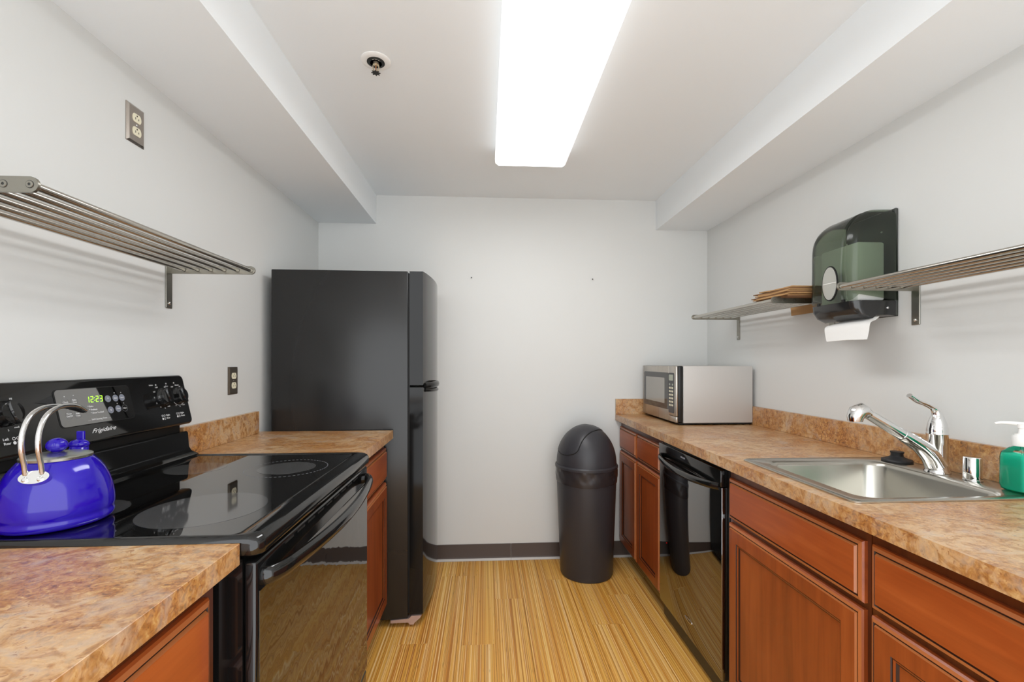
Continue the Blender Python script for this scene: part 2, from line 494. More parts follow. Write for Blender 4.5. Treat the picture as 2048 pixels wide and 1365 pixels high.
# ================================================================== OUTLETS
def outlet(label, y, z, pm):
    t = thing('wall_outlet', label, 'outlet', (WL, y, z), 'duplex outlets on the left wall')
    bm = NB(); front(bm, WL + .0003, 1, y - .034, y + .034, z - .056, z + .056, [(0, 0), (0, .002), (.006, .006), (.007, .0062)]); obj('cover_plate', bm, pm, t, smooth=0)
    for dz in (.0195, -.0195):
        bm = NB(); o2 = []
        for k in range(32):
            a = 2 * math.pi * k / 32; u, v = .0165 * math.cos(a), .0165 * math.sin(a)
            o2.append((u, max(-.0125, min(.0125, v))))
        prism(bm, o2, lambda u, v: (WL + .005, y + u, z + dz + v), lambda u, v: (WL + .0078, y + u, z + dz + v))
        r = obj('receptacle', bm, M['ivory'], t)
        for (u, h) in ((-.006, .008), (.006, .0065)):
            bm = NB(); box(bm, WL + .007, WL + .0081, y + u - .001, y + u + .001, z + dz - .004 - h / 2 + .003, z + dz - .001 + h / 2 - .001); obj('slot', bm, M['slot'], r, smooth=0)
        bm = NB(); lathe(bm, [(.0024, .007), (.0024, .0081)], (WL, y, z + dz + .007), 12, 'X'); obj('ground_hole', bm, M['slot'], r)
    bm = NB(); lathe(bm, [(.003, .005), (.003, .0072), (.0018, .0078)], (WL, y, z), 12, 'X'); obj('screw', bm, M['chrome'], t)
outlet('steel-plated duplex outlet high on the wall above the shelf', 1.404, 1.945, m_brushed('outlet_steel', srgb(176, 168, 160), .3, 'Z'))
outlet('bronze-plated duplex outlet low on the wall by the refrigerator', 1.923, 1.172, M['bronze'])

# screws left in the end wall
for (x, z, lb) in ((-.089, 1.779, 'tiny screw in the end wall nearer the refrigerator'), (.682, 1.777, 'tiny screw in the end wall nearer the microwave')):
    bm = NB(); lathe(bm, [(.002, .0), (.002, -.006), (.004, -.007), (.0035, -.009)], (x, WB, z), 12, 'Y')
    obj('wall_screw', bm, M['dark'], None, label=lb, cat='screw', group='screws in the end wall')

# ================================================================== SHELVES (steel tube wall shelves)
def shelf(label, wx, s, y0, y1, z):
    """wx = wall plane, s = direction into the room; z = bar centre height"""
    t = thing('wall_shelf', label, 'shelf', (wx, (y0 + y1) / 2, z), 'steel tube wall shelves')
    xs = [.257 - .0425 * k for k in range(6)]
    for k, dx in enumerate(xs):
        bm = NB(); tube(bm, [(wx + s * dx, y0 + .004, z), (wx + s * dx, y1 - .004, z)], .0068 if k else .0075, 14)
        obj('bar', bm, M['steel'], t)
    for ye, d in ((y0, -1), (y1, 1)):
        bm = NB(); o2 = [(0.002, -.0135), (0.002, .0135)]
        for k in range(13):
            a = math.pi / 2 - math.pi * k / 12
            o2.append((.257 + .0135 * math.cos(a), .0135 * math.sin(a)))
        prism(bm, o2, lambda u, v: (wx + s * u, ye - .0025, z + v), lambda u, v: (wx + s * u, ye + .0025, z + v))
        pl = obj('side_plate', bm, M['steelx'], t)
        for dx in xs:
            bm = NB(); lathe(bm, [(.0068, .0026 * d), (.0068, .0030 * d), (.0061, .0030 * d), (.0058, .0037 * d), (.0024, .0037 * d), (.0022, .0030 * d)], (wx + s * dx, ye, z), 16, 'Y', mis=[1, 1, 0, 0, 1, 1]); sc = obj('screw', bm, [M['steelx'], M['dark']], pl)
    for ye in (y0, y1):
        yy = ye - .010 if ye == y1 else ye + .010
        bm = NB(); box(bm, min(wx + s * .0005, wx + s * .0045), max(wx + s * .0005, wx + s * .0045), yy - .015, yy + .015, z - .128, z + .008, .0015, 1)
        b = obj('wall_bracket', bm, M['steelx'], t)
        bm = NB(); lathe(bm, [(.005, s * .0046), (.005, s * .0065), (.003, s * .008)], (wx, yy, z - .112), 14, 'X'); obj('screw', bm, M['chrome'], b)
    return t
shelf('steel tube shelf on the left wall above the range', WL, 1, .825, 1.556, 1.551)
shelf('steel tube shelf on the right wall with brown paper bags on it', WR, -1, 1.80, 2.522, 1.502)
shelf('steel tube shelf on the right wall above the faucet, empty', WR, -1, .725, 1.452, 1.500)

# folded paper bags on the far shelf
zz = 1.5105
for k in range(8):
    th = .0030 + random.random() * .0022
    x0 = 1.195 + random.uniform(-.012, .018); x1 = 1.405 + random.uniform(-.01, .005)
    y0 = 1.74 + random.uniform(-.006, .01); y1 = 2.0 + random.uniform(-.05, .02)
    bm = NB()
    nseg = 8; rows = []
    curl = random.uniform(.0, .007)
    for lvl in (0, 1):
        pass
    loops = []
    for i in range(nseg + 1):
        f = i / nseg; y = y0 + (y1 - y0) * f
        dz = curl * max(0, f - .6) / .4 * (k / 8)
        xa = x0 + .004 * math.sin(5 * f + k)
        loops.append([(xa, y, zz + dz), (x1, y, zz + dz), (x1, y, zz + th + dz), (xa, y, zz + th + dz)])
    loft(bm, loops)
    obj('paper_bag', bm, M['kraft'] if k % 3 else M['kraftd'], None, smooth=0, label=('lowest', 'second lowest', 'third lowest', 'fourth lowest', 'fourth from the top', 'third from the top', 'second from the top', 'topmost')[k] + ' flat brown paper bag in the stack on the shelf', cat='paper bag', group='brown paper bags stacked on the shelf')
    zz += th + random.uniform(.0006, .0022)
bm = NB()
loops = []
for i in range(7):
    f = i / 6; zf = 1.508 - .045 * f; xx = 1.4285 - .006 * f
    loops.append([(xx, 1.86 + .02 * f, zf), (xx, 2.062 - .015 * f, zf), (xx + .002, 2.062 - .015 * f, zf), (xx + .002, 1.86 + .02 * f, zf)])
loft(bm, loops); obj('paper_bag', bm, M['kraft'], None, smooth=0, label='loose brown paper bag hanging down between shelf and wall', cat='paper bag')

# ================================================================== TOWEL DISPENSER
t = thing('towel_dispenser', 'smoky green translucent paper towel dispenser on the right wall', 'towel dispenser', (WR, 1.612, 1.40))
Y0, Y1 = 1.507, 1.728
bm = NB(); box(bm, WR - .012, WR - .0005, Y0, Y1, 1.408, 1.786, .003, 1); obj('back_plate', bm, M['darkplate'], t)
pf = spline([(WR - .002, 0, 1.786), (1.350, 0, 1.781), (1.300, 0, 1.752), (1.273, 0, 1.70), (1.266, 0, 1.60), (1.266, 0, 1.50), (1.270, 0, 1.462)], 6)
cx_, cz_ = 1.38, 1.58
def cover_loop(y, k):
    """profile shrunk by k metres towards the inside"""
    out = []
    for p in pf:
        d = V((cx_ - p.x, 0, cz_ - p.z)); d.normalize()
        q = p + d * k
        out.append((min(q.x, WR - .002), y, q.z))
    return out
bm = NB()
ysk = [(Y0, .030), (Y0 + .001, .022), (Y0 + .004, .014), (Y0 + .010, .006), (Y0 + .020, 0), (Y0 + .026, -.002), (Y0 + .029, .005), (Y0 + .046, .005), (Y0 + .049, -.002), (Y1 - .045, 0), (Y1 - .024, .004), (Y1 - .010, .012), (Y1 - .003, .022), (Y1, .034)]
rows = [[bm.verts.new(p) for p in cover_loop(y, k)] for y, k in ysk]
for a, b in zip(rows[:-1], rows[1:]):
    for i in range(len(a) - 1): bm.faces.new((a[i], a[i + 1], b[i + 1], b[i]))
bk = [(WR - .002, 1.462)]
for row in (rows[0], rows[-1]):
    e = bm.verts.new((WR - .002, row[0].co.y, 1.462))
    bm.faces.new(row + [e])
obj('cover', bm, M['smoke'], t)
# lower tray, dark
bm = NB(); o2 = [(WR - .002, 1.462), (1.2705, 1.462), (1.274, 1.437), (1.292, 1.414), (1.330, 1.400), (1.352, 1.412), (1.40, 1.412), (WR - .002, 1.408)]
tl_ = []
for (yy, k) in ((Y0 + .001, .034), (Y0 + .004, .018), (Y0 + .012, .006), (Y0 + .024, 0), (Y1 - .03, 0), (Y1 - .014, .007), (Y1 - .005, .019), (Y1 - .001, .036)):
    tl_.append([(x + k * max(0, min(1, (1.36 - x) / .09)), yy, z) for x, z in o2])
loft(bm, tl_); obj('tray', bm, m_glossblack('dispenser_tray', G(.018), .18), t)
for yy in (1.545, 1.665):
    bm = NB(); box(bm, 1.2675, 1.273, yy, yy + .012, 1.460, 1.470); obj('tab', bm, M['gasket'], t, smooth=0)
bm = NB(); lathe(bm, [(.004, 0), (.004, -.003), (.0025, -.004)], (1.395, Y0 + .002, 1.437), 14, 'Y'); obj('lock', bm, M['chrome'], t)
bm = NB(); lathe(bm, [(.003, 0), (.003, -.003)], (1.375, Y0 + .004, 1.70), 12, 'Y'); obj('latch_pin', bm, M['chrome'], t)
# oval window
def oval(xa, xb, ry, rz, nm, mm, pr):
    bm = NB(); loft(bm, [ring((xa, 1.607, 1.536), ry, 36, 'X', rz), ring((xb, 1.607, 1.536), ry, 36, 'X', rz)]); return obj(nm, bm, mm, pr)
ov = oval(1.2662, 1.2625, .038, .064, 'badge_ring', M['gasket'], t)
oval(1.2625, 1.2615, .034, .060, 'badge', m_brushed('badge_steel', srgb(214, 214, 208), .35, 'Y'), ov)
obj('badge_bar', box(NB(), 1.2608, 1.2616, 1.576, 1.638, 1.5355, 1.5375), M['white'], ov, smooth=0)
# towels inside
for k in range(1):
    bm = NB(); box(bm, 1.305, 1.405, Y0 + .022, Y1 - .022, 1.464, 1.672, .008, 2)
    obj('towel_stack', bm, M['paper'], None, label='pile of white folded towels inside the smoky dispenser', cat='paper towels')
# the sheet hanging out
bm = NB(); loops = []
pth = spline([(1.350, 0, 1.4065), (1.325, 0, 1.3935), (1.300, 0, 1.386), (1.288, 0, 1.376), (1.283, 0, 1.352), (1.279, 0, 1.326)], 4)
for i, p in enumerate(pth):
    f = i / (len(pth) - 1); a = 1.462 + .03 * (1 - f) ** 2 - .022 * math.sin(f * 3) * .3; b = 1.655 - .012 * f + .018 * math.sin(math.pi * f)
    loops.append([(p.x, a, p.z - .002), (p.x - .001, (a + b) / 2, p.z), (p.x + .001, b, p.z - .002), (p.x + .0018, b, p.z - .0014), (p.x, (a + b) / 2, p.z + .0008), (p.x + .001, a, p.z - .0012)])
loft(bm, loops); obj('paper_towel', bm, M['paper'], None, label='white paper towel sheet hanging from the dispenser', cat='paper towel')

# ================================================================== CABINETS
DOOR = [(0, 0), (0, .009), (.003, .013), (.0095, .0155), (.0115, .0135), (.0135, .0135), (.0155, .019), (.056, .019), (.0575, .0165), (.0595, .0165), (.064, .0145), (.069, .0105)]
DMI = [0, 0, 1, 2, 2, 1, 0, 2, 2, 0, 2, 0]
DRAW = [(0, 0), (0, .008), (.003, .012), (.0105, .0145), (.0125, .0125), (.0145, .0125), (.0175, .019), (.019, .0192)]
WMI = [0, 0, 1, 2, 2, 1, 0, 0]
def cabinet(label, s, xf, xb, y0, y1, ztop, fronts, name='base_cabinet', group=None, open_top=False):
    """xf = face-frame plane; s = direction it faces"""
    t = thing(name, label, 'cabinet', ((xf + xb) / 2, (y0 + y1) / 2, 0), group)
    a, b = min(xf, xb), max(xf, xb)
    bm = NB()
    if open_top:
        c0, c1 = (a, a + .02) if s < 0 else (b - .02, b)
        box(bm, c0, c1, y0 + .0008, y1 - .0008, .1, ztop); box(bm, a + .02, b, y0 + .0008, y0 + .018, .1, ztop); box(bm, a + .02, b, y1 - .018, y1 - .0008, .1, ztop); box(bm, a + .02, b, y0 + .018, y1 - .018, .1, .12)
    else: box(bm, a, b, y0 + .0008, y1 - .0008, .1, ztop)
    obj('body', bm, M['frame'], t, smooth=0)
    xt = xf - s * .07
    obj('toe_kick', box(NB(), min(xt, xb), max(xt, xb), y0 + .001, y1 - .001, 0, .0995), M['toe'], t, smooth=0)
    for (kind, ya, yb, za, zb) in fronts:
        if kind == 'drawer':
            bm = NB(); front(bm, xf, s, ya, yb, za, zb, DRAW, WMI); obj('drawer', bm, [M['woodY'], M['edge'], M['glaze']], t, smooth=0)
        else:
            bm = NB(); front(bm, xf, s, ya, yb, za, zb, DOOR, DMI, cap=False); d = obj('door', bm, [M['woodZ'], M['edge'], M['glaze']], t, smooth=0)
            i = .069
            bm = NB(); box(bm, min(xf + s * .004, xf + s * .0106), max(xf + s * .004, xf + s * .0106), ya + i - .002, yb - i + .002, za + i - .002, zb - i + .002)
            obj('door_panel', bm, M['woodZ'], d, smooth=0)
    return t
XF = .869
ZT = .875
cabinet('cherry base cabinet beside the trash can, two drawers over two doors', -1, XF, WR - .004, 2.186, 2.880, ZT,
        [('drawer', 2.548, 2.868, .697, .838), ('drawer', 2.190, 2.536, .697, .838), ('door', 2.548, 2.868, .105, .684), ('door', 2.190, 2.536, .105, .684)])
cabinet('cherry sink base cabinet next to the dishwasher, one wide drawer front', -1, XF, WR - .004, .979, 1.572, ZT - .0,
        [('drawer', .990, 1.562, .698, .840), ('door', .990, 1.562, .105, .683)], open_top=True)
cabinet('cherry base cabinet nearest the viewer on the right', -1, XF, WR - .004, .36, .977, ZT,
        [('drawer', .372, .968, .700, .842), ('door', .372, .968, .105, .684)])
cabinet('cherry base cabinet squeezed between range and refrigerator', 1, -.474, WL + .004, 1.600, 2.158, .888,
        [('drawer', 1.606, 2.150, .704, .850), ('door', 1.606, 2.150, .118, .688)])
cabinet('cherry base cabinet nearest the viewer on the left', 1, -.474, WL + .004, .20, .8235, .888,
        [('drawer', .222, .795, .700, .852), ('door', .222, .795, .118, .686)])

# ================================================================== COUNTERTOPS
def edge_strip(bm, *a): box(bm, *a)
# right, with a cut-out for the sink
t = thing('countertop', 'long rust-mottled laminate countertop holding the sink and microwave', 'countertop', (1.13, 1.6, .876))
bm = NB()
def holed(bm, x0, x1, y0, y1, hx0, hx1, hy0, hy1, z0, z1):
    o = [(x0, y0), (x1, y0), (x1, y1), (x0, y1)]; h = [(hx0, hy0), (hx1, hy0), (hx1, hy1), (hx0, hy1)]
    vo = [[bm.verts.new((x, y, z)) for x, y in o] for z in (z0, z1)]; vh = [[bm.verts.new((x, y, z)) for x, y in h] for z in (z0, z1)]
    for i in range(4):
        j = (i + 1) % 4
        bm.faces.new((vo[0][i], vo[0][j], vo[1][j], vo[1][i])); bm.faces.new((vh[0][j], vh[0][i], vh[1][i], vh[1][j]))
        for k in (0, 1): bm.faces.new((vo[k][i], vo[k][j], vh[k][j], vh[k][i]))
holed(bm, .8294, WR - .001, .352, WB - .001, .885, 1.385, 1.040, 1.490, .876, .914)
ct = obj('worktop', bm, M['lam'], t, smooth=0)
bm = NB(); box(bm, WR - .0195, WR - .0008, .352, WB - .001, .9142, 1.012, .0012, 1); obj('backsplash', bm, M['lam'], t, smooth=0)
bm = NB(); box(bm, .8294, WR - .020, WB - .0195, WB - .0008, .9142, 1.012, .0012, 1); obj('backsplash', bm, M['lam'], t, smooth=0)
# left, two pieces
ZL = .930
for (a, b, lb) in ((.194, .8255, 'rust-mottled laminate countertop in the near left corner'), (1.594, 2.150, 'short rust-mottled laminate countertop between range and refrigerator')):
    t = thing('countertop', lb, 'countertop', (-.73, (a + b) / 2, ZL - .038))
    obj('worktop', box(NB(), WL + .001, -.430, a, b, ZL - .038, ZL, .0008, 1), M['lam'], t, smooth=0)
    bm = NB(); box(bm, WL + .0008, WL + .0195, a, b - (.045 if a > 1 else 0), ZL + .0002, ZL + .097, .0012, 1); obj('backsplash', bm, M['lam'], t, smooth=0)

# ================================================================== REFRIGERATOR
t = thing('refrigerator', 'tall black two-door refrigerator standing by the end wall', 'refrigerator', (-.36, 2.172, 0), rz=.024)
FX, FY, FW = -.36, 2.172, .675
obj('body', box(NB(), -.985, FX - .006, FY, FY + FW, .035, 1.676, .004, 2), M['fridge'], t)
bm = NB(); box(bm, FX - .008, FX + .002, FY + .010, FY + FW - .010, .06, 1.668); obj('gasket', bm, M['gasket'], t, smooth=0)
def fdoor(z0, z1):
    bm = NB(); o2 = [(FX + .002, FY + .001), (FX + .064, FY + .001)]
    for k in range(1, 24):
        f = k / 24; o2.append((FX + .064 + .036 * math.sin(math.pi * f) ** .8, FY + .001 + (FW - .002) * f))
    o2 += [(FX + .064, FY + FW - .001), (FX + .002, FY + FW - .001)]
    prism(bm, o2, lambda x, y: (x, y, z0), lambda x, y: (x, y, z1))
    return bm
fd = obj('freezer_door', fdoor(1.139, 1.676), M['fridgedoor'], t, smooth=25)
rd = obj('refrigerator_door', fdoor(.058, 1.128), M['fridgedoor'], t, smooth=25)
for (z, dz, pr) in ((1.133, .012, fd), (1.112, -.010, rd)):
    bm = NB(); pts = [(FX + .070, FY + .03, z)] + [(FX + .078 + .038 * math.sin(math.pi * f), FY + .03 + .3 * f, z + dz * math.sin(math.pi * f) * .4) for f in (.15, .3, .45, .6, .75, .9)] + [(FX + .085, FY + .35, z)]
    tube(bm, spline(pts, 4), .011 if dz > 0 else .007, 10, ry=.016 if dz > 0 else .008); obj('handle', bm, M['fridgedoor'], pr)
bm = NB(); o2 = [(FX - .085, .022), (FX - .085, .034), (FX + .0, .040), (FX + .010, .052), (FX + .058, .053), (FX + .050, .040), (FX + .028, .022), (FX + .020, .012), (FX + .004, .012), (FX - .004, .022)]
prism(bm, o2, lambda x, z: (x, FY - .004, z), lambda x, z: (x, FY + .03, z)); obj('hinge', bm, M['hinge'], t, smooth=0)
bm = NB(); lathe(bm, [(.012, 0), (.012, .012), (.006, .014), (.006, .04)], (FX - .02, FY + .05, 0), 16); obj('leveling_foot', bm, M['rubber'], t)
bm = NB(); lathe(bm, [(.012, 0), (.012, .012), (.006, .014), (.006, .04)], (FX - .02, FY + FW - .05, 0), 16); obj('leveling_foot', bm, M['rubber'], t)
for yy in (FY + .05, FY + FW - .05):
    bm = NB(); lathe(bm, [(.012, 0), (.012, .012), (.006, .014), (.006, .04)], (-.93, yy, 0), 16); obj('leveling_foot', bm, M['rubber'], t)
obj('base_grille', box(NB(), FX - .03, FX - .008, FY + .03, FY + FW - .03, .004, .034), M['blackmat'], t, smooth=0)

# ================================================================== TRASH CAN
TC = (.597, 2.680)
t = thing('trash_can', 'tall black dome-lidded swing-top trash can against the end wall', 'trash can', (TC[0], TC[1], 0))
bm = NB(); lathe(bm, [(.140, 0), (.150, .003), (.154, .012), (.1775, .625), (.1775, .640), (.170, .640), (.150, .02)], (TC[0], TC[1], 0), 64, cap1=True); obj('bin', bm, M['trash'], t)
bm = NB(); loops = []
random.seed(3)
ph = [random.uniform(0, 6.28) for _ in range(6)]
for j in range(9):
    f = j / 8; z = .640 - .095 * f
    lp = []
    for k in range(96):
        a = 2 * math.pi * k / 96
        wv = .0012 * math.sin(7 * a + ph[0] + 5 * f) + .0010 * math.sin(17 * a + ph[1] - 7 * f) + .0008 * math.sin(29 * a + ph[2] + 11 * f)
        r = .1795 + (z - .625) * .037 * .6 + wv * (1.3 if f < .7 else .5) + (.0015 if f < .95 else 0)
        zz_ = z + (.004 * math.sin(3 * a + ph[3]) if j == 8 else 0)
        lp.append((TC[0] + r * math.cos(a), TC[1] + r * math.sin(a), zz_))
    loops.append(lp)
loft(bm, loops, False, False); obj('bag_cuff', bm, M['bag'], t)
DR, DH, DZ = .176, .226, .646
bm = NB(); pr = [(.172, -.018), (.184, -.016), (.1845, -.004), (.179, .004)]
for k in range(0, 19):
    a = math.pi / 2 * k / 18; pr.append((DR * math.cos(a), DH * math.sin(a) + .004))
lathe(bm, pr, (TC[0], TC[1], DZ), 64); lid = obj('dome_lid', bm, M['trash'], t)
ud = [(-.92, .153, .361), (-.941, -.118, .316), (-.884, -.369, .287), (-.749, -.592, .296), (-.583, -.737, .342), (-.464, -.783, .413), (-.397, -.765, .508), (-.298, -.703, .646), (-.176, -.637, .751), (-.002, -.535, .845), (.202, -.415, .887), (.43, -.20, .88), (.56, .08, .825), (.52, .34, .78), (.30, .50, .81), (.02, .47, .88), (-.25, .38, .89), (-.52, .27, .81), (-.673, .206, .71), (-.78, .208, .59), (-.864, .205, .461)]
bd = spline([V(p) for p in ud + ud[:1]], 4)[:-1]
def ondome(d, k=1.0):
    d = V(d).normalized(); return V((TC[0] + DR * k * d.x, TC[1] + DR * k * d.y, DZ + .004 + DH * k * d.z))
ctr = V((-.42, -.12, .80)).normalized()
bm = NB(); loops = [[ondome(p, .99) for p in bd], [ondome(p, 1.006) for p in bd]]
for f in (.04, .15, .35, .55, .75, .92, .99):
    loops.append([ondome(V(p).normalized().lerp(ctr, f), 1.012) for p in bd])
loft(bm, loops, False, True); obj('swing_flap', bm, M['trash'], lid)
bm = NB(); pts = [ondome(p, 1.001) for p in bd]; tube(bm, pts + pts[:2], .0030, 6, caps=False); obj('flap_gap', bm, M['gasket'], lid)

# ================================================================== DISHWASHER
t = thing('dishwasher', 'built-in black dishwasher with bowed handle under the right countertop', 'dishwasher', (1.13, 1.88, 0))
Y0, Y1 = 1.576, 2.182
obj('tub', box(NB(), .870, WR - .01, Y0 + .003, Y1 - .003, .02, .872), M['blackmat'], t, smooth=0)
d = obj('door', box(NB(), .846, .8695, Y0 + .016, Y1 - .006, .098, .795, .003, 2), M['blackglass'], t)
cp = obj('control_panel', box(NB(), .842, .8695, Y0 + .016, Y1 - .006, .7965, .858, .004, 2), M['blackgloss'], t)
bm = NB(); pts = [(.846, Y1 - .022, .797)] + [(.842 - .040 * math.sin(math.pi * f) ** .7, Y1 - .022 - .555 * f, .797 - .010 * math.sin(math.pi * f)) for f in (.06, .16, .3, .5, .7, .84, .94)] + [(.846, Y1 - .577, .797)]
tube(bm, spline(pts, 4), .011, 12, ry=.014); obj('handle', bm, M['blackgloss'], d)
bm = NB(); box(bm, .8405, .8425, 1.885, 1.925, .835, .841); obj('vent_button', bm, M['greyink'], cp, smooth=0)
bm = NB(); c = (.8455, 1.862, .168)
o_, i_ = ring(c, .034, 32, 'X', .0075), ring((c[0], c[1] + .002, c[2] + .0008), .031, 32, 'X', .0055)
loft(bm, [o_, [(x - .0008, y, z) for x, y, z in o_], [(x - .0008, y, z) for x, y, z in i_], i_], False, False); obj('emblem', bm, M['chrome'], d)
bm = NB(); lathe(bm, [(.0015, 0), (.0015, -.0006)], (.846, 2.09, .40), 8, 'X'); obj('indicator', bm, mat('red_led', srgb(200, 20, 10), .4, emit=srgb(220, 20, 10), estr=1), d)
obj('toe_panel', box(NB(), .925, .945, Y0 + .004, Y1 - .004, .002, .095), M['toe'], t, smooth=0)

# ================================================================== SINK AND WHAT STANDS ON IT
t = thing('sink', 'square stainless steel drop-in sink in the right countertop', 'sink', (1.135, 1.265, .75))
bm = NB()
L = [rrect(.868, 1.402, 1.026, 1.502, .018, .9145, 6), rrect(.868, 1.402, 1.026, 1.502, .018, .9175, 6), rrect(.872, 1.398, 1.030, 1.498, .018, .9205, 6), rrect(.884, 1.386, 1.042, 1.486, .018, .9185, 6),
     rrect(.912, 1.306, 1.052, 1.458, .045, .9180, 6), rrect(.917, 1.301, 1.057, 1.453, .045, .9140, 6), rrect(.921, 1.297, 1.061, 1.449, .046, .9040, 6), rrect(.936, 1.284, 1.076, 1.434, .05, .790, 6), rrect(.946, 1.274, 1.086, 1.424, .05, .768, 6), rrect(.966, 1.254, 1.106, 1.404, .05, .758, 6), rrect(1.07, 1.15, 1.21, 1.29, .0399, .754, 6)]
loft(bm, L, False, True); sk = obj('basin', bm, M['sinksteel'], t, smooth=50)
bm = NB(); lathe(bm, [(.046, .7545), (.046, .7575), (.040, .7585), (.036, .756), (.012, .755)], (1.11, 1.25, 0), 32); obj('drain', bm, M['chrome'], t)

ZK = .9186
FC = (1.346, 1.286)
t = thing('faucet', 'chrome single-lever pull-out kitchen faucet behind the sink', 'faucet', (FC[0], FC[1], ZK))
bm = NB(); lathe(bm, [(.031, 0), (.031, .004), (.027, .010), (.0255, .018), (.0255, .112), (.0265, .114), (.0265, .117), (.0255, .119), (.0255, .124)], (FC[0], FC[1], ZK), 36); obj('body', bm, M['chrome'], t)
bm = NB(); lathe(bm, [(.0255, .124), (.0255, .130), (.022, .148), (.016, .166), (.010, .176)], (FC[0], FC[1], ZK), 32)
obj('cap', bm, M['chrome'], t)
bm = NB(); tube(bm, spline([(FC[0] + .004, FC[1], ZK + .145), (FC[0] - .001, FC[1], ZK + .172), (FC[0] - .010, FC[1], ZK + .188), (FC[0] - .036, FC[1], ZK + .203), (FC[0] - .062, FC[1], ZK + .213), (FC[0] - .083, FC[1], ZK + .227), (FC[0] - .088, FC[1], ZK + .230)], 6),
                [.016 - .007 * min(1, k / 14) if k < 15 else .009 for k in range(37)], 12, ry=[.016 - .0095 * min(1, k / 14) if k < 15 else .0065 for k in range(37)]); obj('lever', bm, M['chrome'], t)
sp = spline([(FC[0] - .002, FC[1], ZK + .022), (FC[0] - .020, FC[1] + .001, ZK + .050), (FC[0] - .055, FC[1] + .003, ZK + .082), (FC[0] - .105, FC[1] + .005, ZK + .112)], 6)
bm = NB(); tube(bm, sp, [.030 - .012 * k / 18 for k in range(len(sp))], 28); obj('spout', bm, M['chrome'], t, smooth=60)
e = sp[-1]; dirv = (V((FC[0] - .213, FC[1] + .009, ZK + .177)) - e)
bm = NB(); tube(bm, [e, e + dirv * .02, e + dirv * .03, e + dirv], [.0185, .0185, .0175, .0150], 28); obj('spray_wand', bm, M['chrome'], t)
hd = e + dirv
bm = NB(); tube(bm, [hd - dirv * .06 + V((0, 0, .0)), hd + V((-.004, 0, .004)), hd + V((-.016, 0, .008)), hd + V((-.030, 0, .002)), hd + V((-.036, 0, -.012)), hd + V((-.036, 0, -.024))], [.015, .018, .0225, .0235, .0215, .0185], 28); obj('spray_head', bm, M['chrome'], t, smooth=75)

bm = NB(); lathe(bm, [(.041, .0), (.042, .004), (.040, .008), (.024, .013), (.0175, .018), (.0165, .026), (.0185, .030), (.0185, .033)], (1.358, 1.432, ZK + .0004), 36)
obj('sink_stopper', bm, M['rubber'], None, label='black rubber sink stopper on the sink rim left of the faucet', cat='sink stopper')
bm = NB(); lathe(bm, [(.0215, 0), (.0215, .003), (.0205, .004), (.0205, .062), (.0195, .064), (.018, .0645)], (1.352, 1.192, ZK + .0004), 32)
obj('air_gap_cap', bm, M['chrome'], None, label='short chrome air gap cylinder right of the faucet', cat='air gap')

t = thing('soap_bottle', 'clear pump bottle of teal hand soap on the sink rim', 'soap bottle', (1.354, 1.078, ZK + .0005))
sx, sy, sz = 1.354, 1.078, ZK + .0006
def sb(h, z, r=.014): return rrect(sx - h * .82, sx + h * .82, sy - h, sy + h, min(r, h * .8), sz + z, 5)
bm = NB(); loft(bm, [sb(.026, 0), sb(.032, .004), sb(.0345, .014), sb(.034, .085), sb(.032, .098), sb(.022, .110, .016), sb(.0145, .114, .0115), sb(.0145, .124, .0115)], True, True); obj('bottle', bm, M['clear'], t)
bm = NB(); loft(bm, [sb(.0245, .003), sb(.030, .006), sb(.0328, .015), sb(.0324, .086), sb(.0315, .094)], True, True); obj('liquid_soap', bm, M['soap'], t)
bm = NB(); lathe(bm, [(.0165, .116), (.0172, .118), (.0172, .140), (.0165, .142), (.012, .1425), (.012, .146), (.006, .147), (.0055, .160), (.007, .161), (.0075, .171), (.004, .172)], (sx, sy, sz), 28); obj('pump', bm, M['white'], t)
bm = NB(); tube(bm, spline([(sx + .006, sy, sz + .170), (sx - .008, sy + .012, sz + .172), (sx - .024, sy + .026, sz + .172), (sx - .032, sy + .033, sz + .169)], 4), [.0062 - .0035 * k / 12 for k in range(13)], 10); obj('nozzle', bm, M['white'], t)
bm = NB(); tube(bm, [(sx, sy, sz + .115), (sx + .008, sy - .01, sz + .02)], .0028, 8); obj('dip_tube', bm, M['clear'], t)

# ================================================================== MICROWAVE
t = thing('microwave', 'stainless countertop microwave oven in the far right corner', 'microwave', (1.21, 2.59, .914))
X0, X1, Y0, Y1, Z0, Z1 = .998, 1.415, 2.342, 2.845, .926, 1.226
obj('case', box(NB(), X0 + .040, X1, Y0, Y1, Z0, Z1, .003, 2), M['mwcase'], t)
obj('front_frame', box(NB(), X0 + .012, X0 + .0395, Y0 - .001, Y1 + .001, Z0 + .002, Z1 + .001, .006, 2), M['blackmat'], t)
fp = obj('door', box(NB(), X0, X0 + .0118, Y0 + .096, Y1, Z0 + .002, Z1, .004, 2), M['mwsteel'], t)
cpn = obj('control_panel', box(NB(), X0, X0 + .0118, Y0, Y0 + .0952, Z0 + .034, Z1, .004, 2), M['mwsteel'], t)
obj('door_button', box(NB(), X0, X0 + .0118, Y0, Y0 + .0952, Z0 + .002, Z0 + .033, .003, 2), M['mwsteel'], t)
def yz_plate(nm, ya, yb, za, zb, x0, x1, r, mm, pr):
    bm = NB(); a = rrect(ya, yb, za, zb, r, 0, 5)
    loft(bm, [[(x1, p[0], p[1]) for p in a], [(x0, p[0], p[1]) for p in a]]); return obj(nm, bm, mm, pr)
gl = yz_plate('window_glass', Y0 + .0965, Y1 - .028, Z0 + .062, Z1 - .036, X0 - .0015, X0 + .004, .012, M['mwglass'], fp)
